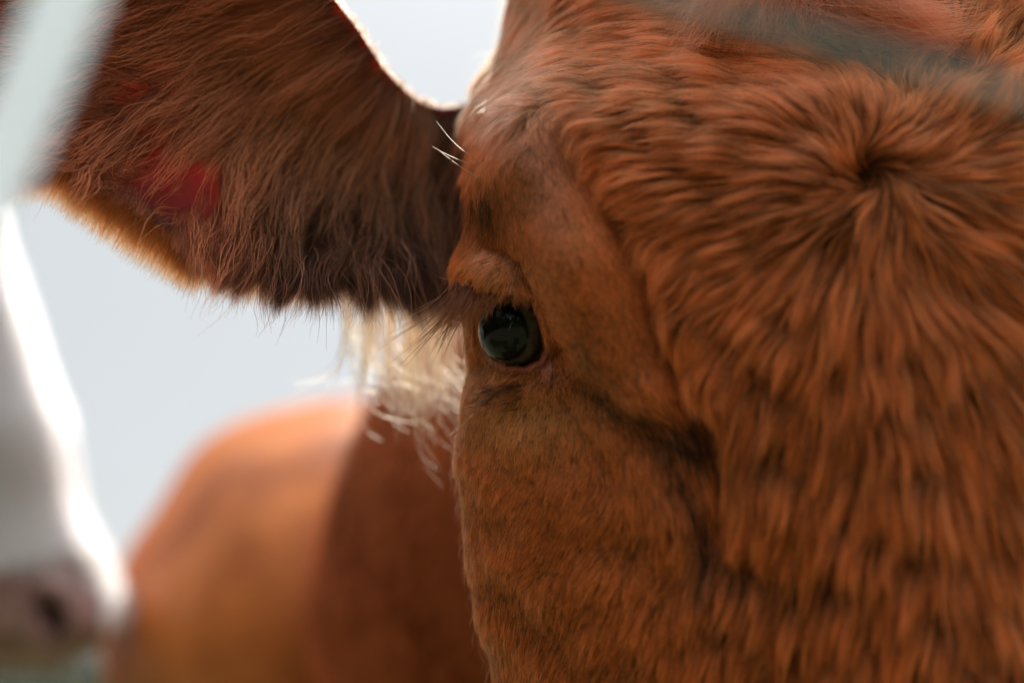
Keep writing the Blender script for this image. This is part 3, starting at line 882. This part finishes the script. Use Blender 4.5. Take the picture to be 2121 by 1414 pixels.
edge_fringe(80, 150, 0, 16000, 75, (.86, .18, .05), 'ear_fringe', (-.55, .7), spreadD=-.012)
edge_fringe(10, 150, 119, 1500, 14, (.3, .08, .03), 'ear_fringe', (.3, -1), spreadD=-.01)

# pale tuft hanging behind the ear
tp = []
for i in range(38):
    x0 = g.uniform(690, 965); y0 = g.uniform(535, 610)
    k = (x0 - 690) / 275
    L_ = g.uniform(220, 345) * (1.2 - 1.0 * abs(k - .6))
    d0 = g.uniform(.87, .93)
    sw = g.normal(0, 26) + (35 if g.random() < .3 else 0)
    tp.append([(x0, y0, d0 - .02), (x0 - 6 + g.normal(0, 6), y0 + L_ * .45, d0), (x0 + sw * .4, y0 + L_ * .8, d0), (x0 + sw * 1.7, y0 + L_ * 1.02, d0)])
ts = []
for i in range(46):
    x0 = g.uniform(700, 950); y0 = g.uniform(580, 650); L_ = g.uniform(180, 310); sw = g.normal(0, 45); d0 = g.uniform(.87, .93)
    ts.append([(x0, y0, d0 - .01), (x0 + g.normal(0, 6), y0 + L_ * .55, d0), (x0 + sw * .5, y0 + L_ * .9, d0), (x0 + sw * 1.5, y0 + L_, d0)])
strands(ts, 1, .0003, (.90, .38, .13), .0002, 'stray_ear_tuft', g, mat_=m_glow, frizz=.02)
strands(tp, 8, .0013, (.86, .33, .11), .00017, 'ear_tuft', g, mat_=m_glow, endspread=.5, frizz=.03)

# ------------------------------------------------------------------ lashes and whiskers
lp = []
for i in range(170):
    t = g.random() ** 1.1
    x0 = 938 + 165 * t; y0 = 588 + 26 * math.sin(t * 2.4) * .4 + 22 * smooth(.75, 1, t) + g.normal(0, 5)
    D0 = .757 - .012 * t
    ln = max(40, 235 - 300 * t) * g.uniform(.55, 1.05)
    ax_ = -.48 + .25 * t + g.normal(0, .20); ay_ = 1.0
    n_ = math.hypot(ax_, ay_); ax_ /= n_; ay_ /= n_
    b = g.normal(0, .08)
    lp.append([(x0, y0, D0), (x0 + ln * ax_ * .4 + ln * .06, y0 + ln * ay_ * .38, D0 - .012), (x0 + ln * (ax_ * .75 + b * .5), y0 + ln * ay_ * .7, D0 - .012), (x0 + ln * (ax_ * 1.15 + b), y0 + ln * ay_ * .95, D0 - .004)])
strands(lp, 2, .0005, (.28, .09, .045), .00014, 'eyelashes', g, frizz=.01, nk=8)
lp = []
for i in range(55):
    t = g.random()
    x0 = 1005 + 105 * t; y0 = 815 - 22 * t + g.normal(0, 13)
    ln = g.uniform(25, 75)
    lp.append([(x0, y0, .757 - .014 * t), (x0 - ln * .5, y0 + ln * .2, .748 - .01 * t), (x0 - ln, y0 + ln * g.uniform(.25, .5), .748 - .01 * t)])
strands(lp, 3, .0004, (.05, .02, .012), .00009, 'lower_lashes', g, frizz=.01, nk=7)
for path in ([(1032, 388, .760), (985, 365, .748), (935, 335, .745), (884, 298, .745)], [(1012, 345, .770), (970, 338, .752), (920, 318, .75), (888, 300, .75)],
             [(1000, 345, .772), (965, 315, .752), (930, 285, .75), (898, 245, .75)], [(1040, 185, .80), (1025, 188, .79), (1008, 185, .785)],
             [(940, 575, .765), (925, 580, .755), (890, 572, .755)], [(962, 500, .775), (950, 530, .765), (925, 560, .762)],
             [(1010, 850, .765), (975, 860, .757), (950, 885, .757), (920, 908, .757)], [(960, 920, .80), (945, 945, .79), (933, 985, .79)]):
    strands([path], 1, .0001, (.40, .19, .09), .00009, 'whisker', g, frizz=0, nk=9)

# ------------------------------------------------------------------ torso coat (short, seen far out of focus)
def coat(G3, F, wfn, count, dirv, Lm, tint, name, parent, rad, g, mott=.06, m=None):
    Nn = grid_normals(G3, True).reshape(-1, 3)
    ctr = G3.reshape(-1, 3).mean(0)
    if np.mean(np.sum(Nn * (G3.reshape(-1, 3) - ctr), -1)) < 0: Nn = -Nn
    P, N = sample_tris(G3.reshape(-1, 3), F, Nn, wfn, count, g)
    v = np.array(dirv) - N * np.sum(np.array(dirv) * N, 1, keepdims=True); v = nrm(v + g.normal(0, .25, (count, 3)))
    L = Lm * (.6 + .8 * g.random(count))
    t = np.linspace(0, 1, 4)[None, :, None]
    X = P[:, None] + L[:, None, None] * (v[:, None] * t + N[:, None] * (.6 * t - .35 * t * t))
    q = P / mott
    mv = np.sin(q[:, 0] * 1.7 + 1.3 * np.sin(q[:, 2] * 1.1) + 2) * np.sin(q[:, 2] * 1.3 + np.sin(q[:, 0] * 2.1 + q[:, 1]))
    return add_hair(name, X, rad, np.array(tint)[None] * np.exp(.45 * mv[:, None] + g.normal(0, .25, (count, 1))), parent, m or m_far)
def seen(ctr, n):
    px, py, D = proj(ctr)
    return ((px > -100) & (px < 1150) & (py > 500) & (py < 1500) & (np.sum(n * nrm(CAM - ctr), -1) > -.45)).astype(float) + 1e-9
coat(BAR, bar_f, seen, 14000, (0, .4, -1), .008, (.80, .30, .09), 'torso_coat', cow, .00025, g)
coat(NECK, neck_f, seen, 14000, (0, .4, -1), .012, (.55, .14, .05), 'neck_coat', cow, .0002, g)

# ------------------------------------------------------------------ the white cow
wcow = bpy.data.objects.new('cow', None)
COL.objects.link(wcow)
wcow.location = W(-300, 1380, 2.6) * np.array([1, 1, 0])
tag(wcow, 'white cow with pink nose, its sunlit face in profile at the left edge', 'cow')
WR = [
 (60, (-480, 2.30), (-470, 2.24), (-400, 2.22), (-330, 2.23), (-310, 2.26), (-350, 2.32)),
 (120, (-560, 2.30), (-560, 2.20), (-390, 2.14), (-240, 2.15), (-190, 2.20), (-240, 2.34)),
 (220, (-620, 2.30), (-620, 2.16), (-360, 2.09), (-150, 2.10), (-90, 2.16), (-140, 2.34)),
 (380, (-640, 2.30), (-640, 2.14), (-340, 2.06), (-75, 2.06), (-5, 2.13), (-60, 2.34)),
 (540, (-640, 2.34), (-640, 2.12), (-340, 2.02), (-45, 2.03), (38, 2.12), (-10, 2.34)),
 (640, (-630, 2.34), (-630, 2.11), (-320, 2.00), (-25, 2.02), (75, 2.11), (20, 2.34)),
 (750, (-620, 2.34), (-620, 2.10), (-300, 1.99), (0, 2.01), (108, 2.10), (50, 2.33)),
 (880, (-600, 2.33), (-590, 2.09), (-280, 1.98), (50, 2.00), (152, 2.09), (100, 2.31)),
 (1050, (-540, 2.32), (-520, 2.09), (-230, 1.98), (84, 2.00), (180, 2.08), (130, 2.28)),
 (1180, (-420, 2.30), (-420, 2.09), (-170, 1.98), (122, 1.99), (225, 2.07), (170, 2.25)),
 (1260, (-340, 2.28), (-330, 2.08), (-130, 1.98), (160, 1.98), (252, 2.06), (190, 2.23)),
 (1305, (-290, 2.26), (-280, 2.08), (-110, 1.98), (175, 1.98), (240, 2.05), (180, 2.22)),
 (1345, (-240, 2.24), (-220, 2.08), (-90, 2.00), (140, 2.00), (195, 2.06), (130, 2.20)),
 (1385, (-180, 2.20), (-150, 2.10), (-60, 2.04), (80, 2.04), (120, 2.08), (70, 2.18)),
]
wy = [r[0] for r in WR]; wc = np.array([r[1:] for r in WR], float)
wyq = np.linspace(60, 1385, 150); wuq = np.linspace(0, 6, 160, endpoint=False)
wr = ring(hermite(wy, wc, wyq), wuq)
WG = W(wr[..., 0] - 38 * smooth(1300, 1000, wyq)[:, None], np.repeat(wyq[:, None], 160, 1), wr[..., 1])
WN = grid_normals(WG, True)
if np.mean(np.sum(WN * (WG - WG.mean((0, 1))), -1)) < 0: WN = -WN
wx, wyy, wD = proj(WG)
fr_ = (np.sum(WN * -FWD, -1) > 0)
nos = np.exp(-(((wx - 104 - .5 * (wyy - 1272)) / 24) ** 2 + ((wyy - 1278) / 44) ** 2) ** 1.5) * fr_
rimn = np.exp(-((np.hypot((wx - 108) / 30, (wyy - 1272) / 38) - 1.5) / .35) ** 2) * fr_
WG = WG + WN * (rimn * .010 - nos * .045)[..., None]
wf = grid_faces(150, 160, True)
wctr = WG.reshape(-1, 3)[wf].mean(1); cx_, cy_, _ = proj(wctr)
wm = np.zeros(len(wf), int)
wm[(cy_ > 1140 + (150 - cx_) * .25) & (cx_ < 215)] = 1
wm[(np.hypot((cx_ - 104 - .5 * (cy_ - 1272)) / 22, (cy_ - 1278) / 40) < 1)] = 2
n_w = WG.size // 3
wv = np.concatenate([WG.reshape(-1, 3), WG[0].mean(0)[None], WG[-1].mean(0)[None]])
c = np.arange(160); c2 = (c + 1) % 160
wcap = np.concatenate([np.stack([c, c2, np.full(160, n_w), np.full(160, n_w)], -1), np.stack([149*160 + c, 149*160 + c2, np.full(160, n_w+1), np.full(160, n_w+1)], -1)])
# its neck, barrel and legs stand outside the frame to the left
wneck, wneck_f = tube([W(-330, 620, 2.2), W(-700, 700, 2.35), W(-1100, 900, 2.6), W(-1500, 1050, 2.9)], [.17, .22, .30, .36], squash=(.8, 1.15))
wb, wb_f = tube([W(-1350, 1100, 2.75), W(-1500, 1100, 2.9), W(-2000, 1100, 3.2), W(-2600, 1100, 3.6), W(-2800, 1100, 3.75)], [.15, .38, .42, .38, .12], squash=(.85, 1))
wl = []
for x, D in ((-1500, 2.8), (-1550, 3.1), (-2500, 3.35), (-2550, 3.65)):
    b = W(x, 1100, D)
    wl.append(tube([b, [b[0], b[1], .9], [b[0], b[1], .5], [b[0], b[1], .06], [b[0], b[1], 0]], [.14, .11, .06, .055, .07], 20, 24))
Vs, Fs, Ms = [wv], [np.concatenate([wf, wcap])], [np.concatenate([wm, np.zeros(len(wcap), int)])]
o_ = len(wv)
for Gt, Ft in [(wneck, wneck_f), (wb, wb_f)] + wl:
    Vs.append(Gt.reshape(-1, 3)); Fs.append(Ft + o_); Ms.append(np.zeros(len(Ft), int)); o_ += Gt.size // 3
wbody = mesh_obj('body', np.concatenate(Vs), np.concatenate(Fs), [m_white, m_nose, m_nostril], wcow)
wbody.data.polygons.foreach_set('material_index', np.concatenate(Ms).astype(np.int32))
wbody.data.validate(clean_customdata=False)
def wseen(ctr, n):
    px, py, D = proj(ctr)
    return ((px > -150) & (px < 300) & (py > 400) & (py < 1420) & (py < 1175 + np.clip(px - 150, 0, 100))).astype(float) + 1e-9
coat(WG, wf, wseen, 40000, (.2, 0, -1), .014, (.92, .91, .90), 'white_coat', wcow, .0002, g, m=m_hair)

# ------------------------------------------------------------------ fence lines close to the lens
def rope(name, path, rad, m, label, cat):
    A = np.array(path, float)
    Gt, Ft = tube(W(A[:, 0], A[:, 1], A[:, 2]), [rad] * len(A), 24, 400)
    # laid strands
    k = np.arange(400)[:, None]; th = np.linspace(0, 2*np.pi, 24, endpoint=False)[None]
    ctr = Gt.mean(1, keepdims=True)
    Gt = ctr + (Gt - ctr) * (1 + .12 * np.cos(3 * (th + k * .12)))[..., None]
    o = mesh_obj(name, Gt.reshape(-1, 3), Ft, m)
    return tag(o, label, cat)
m_rope, nt_, bs = mat('weathered_rope'); noise_color(m_rope, nt_, bs, (.27, .28, .25), (.38, .38, .34), 300); bs.inputs['Roughness'].default_value = .9
m_tape, nt_, bs = mat('white_rope'); noise_color(m_tape, nt_, bs, (.80, .83, .84), (.88, .9, .9), 300); bs.inputs['Roughness'].default_value = .8
tr = nt_.nodes.new('ShaderNodeBsdfTranslucent'); tr.inputs[0].default_value = (.88, .93, .97, 1)
mx = nt_.nodes.new('ShaderNodeMixShader'); mx.inputs[0].default_value = .7
nt_.links.new(bs.outputs[0], mx.inputs[1]); nt_.links.new(tr.outputs[0], mx.inputs[2])
nt_.links.new(mx.outputs[0], nt_.nodes['Material Output'].inputs[0])
rope('fence_rope', [(600, -330, .36), (1150, -85, .36), (1400, 2, .36), (1700, 85, .36), (2121, 200, .36), (2700, 360, .36)], .0021, m_rope,
     'thin grey-green fence rope blurred across the brown cow\'s forehead', 'rope')
rope('fence_rope', [(400, -700, .37), (163, -60, .37), (-25, 400, .37), (-230, 900, .37)], .0068, m_tape,
     'thick white fence rope blurred in front of the ear tip', 'rope')

# ------------------------------------------------------------------ dark wood behind the photographer, mirrored in the eye
gt = np.random.default_rng(5)
nl = 26000
a_ = gt.uniform(math.radians(140), math.radians(325), nl)
rr_ = 13 + 2.5 * gt.random(nl) + 1.2 * np.sin(a_ * 9)
hh = gt.random(nl) ** .8 * (7.5 + 1.2 * np.sin(a_ * 14) + 1.0 * np.sin(a_ * 31))
c0 = np.stack([np.cos(a_) * rr_, np.sin(a_) * rr_, hh], -1)
sz_ = gt.uniform(.25, .6, nl)[:, None]
u_ = nrm(gt.normal(size=(nl, 3))) * sz_; v_ = nrm(np.cross(u_, gt.normal(size=(nl, 3)))) * sz_ * .7
LV_ = np.stack([c0 - u_, c0 + v_ * .6, c0 + u_, c0 - v_ * .6], 1).reshape(-1, 3)
m_leaf, nt_, bs = mat('dark_leaves'); noise_color(m_leaf, nt_, bs, (.03, .06, .022), (.06, .10, .04), .4); bs.inputs['Roughness'].default_value = .6
wood = mesh_obj('woodland', LV_, np.arange(nl * 4).reshape(-1, 4), m_leaf, smooth_=False)
tag(wood, 'dark green woodland behind the photographer, seen mirrored in the eye', 'woodland', kind='stuff')

# ------------------------------------------------------------------ a far hedge under the white cow's chin
nl = 9000
hx = gt.uniform(-34, -15.5, nl); top = 2.3 + .35 * np.sin(hx * 1.3) + .2 * np.sin(hx * 3.1)
c0 = np.stack([hx, 60 + gt.uniform(-.8, .8, nl), gt.random(nl) * top], -1)
sz_ = gt.uniform(.08, .2, nl)[:, None]
u_ = nrm(gt.normal(size=(nl, 3))) * sz_; v_ = nrm(np.cross(u_, gt.normal(size=(nl, 3)))) * sz_ * .7
LV_ = np.stack([c0 - u_, c0 + v_ * .6, c0 + u_, c0 - v_ * .6], 1).reshape(-1, 3)
m_hedge, nt_, bs = mat('hedge_leaves'); noise_color(m_hedge, nt_, bs, (.035, .055, .008), (.08, .11, .02), .8); bs.inputs['Roughness'].default_value = .9; bs.inputs['Specular IOR Level'].default_value = .1
hd = mesh_obj('hedge', LV_, np.arange(nl * 4).reshape(-1, 4), m_hedge, smooth_=False)
tag(hd, 'far green hedge blurred below the white cow\'s chin at bottom left', 'hedge')
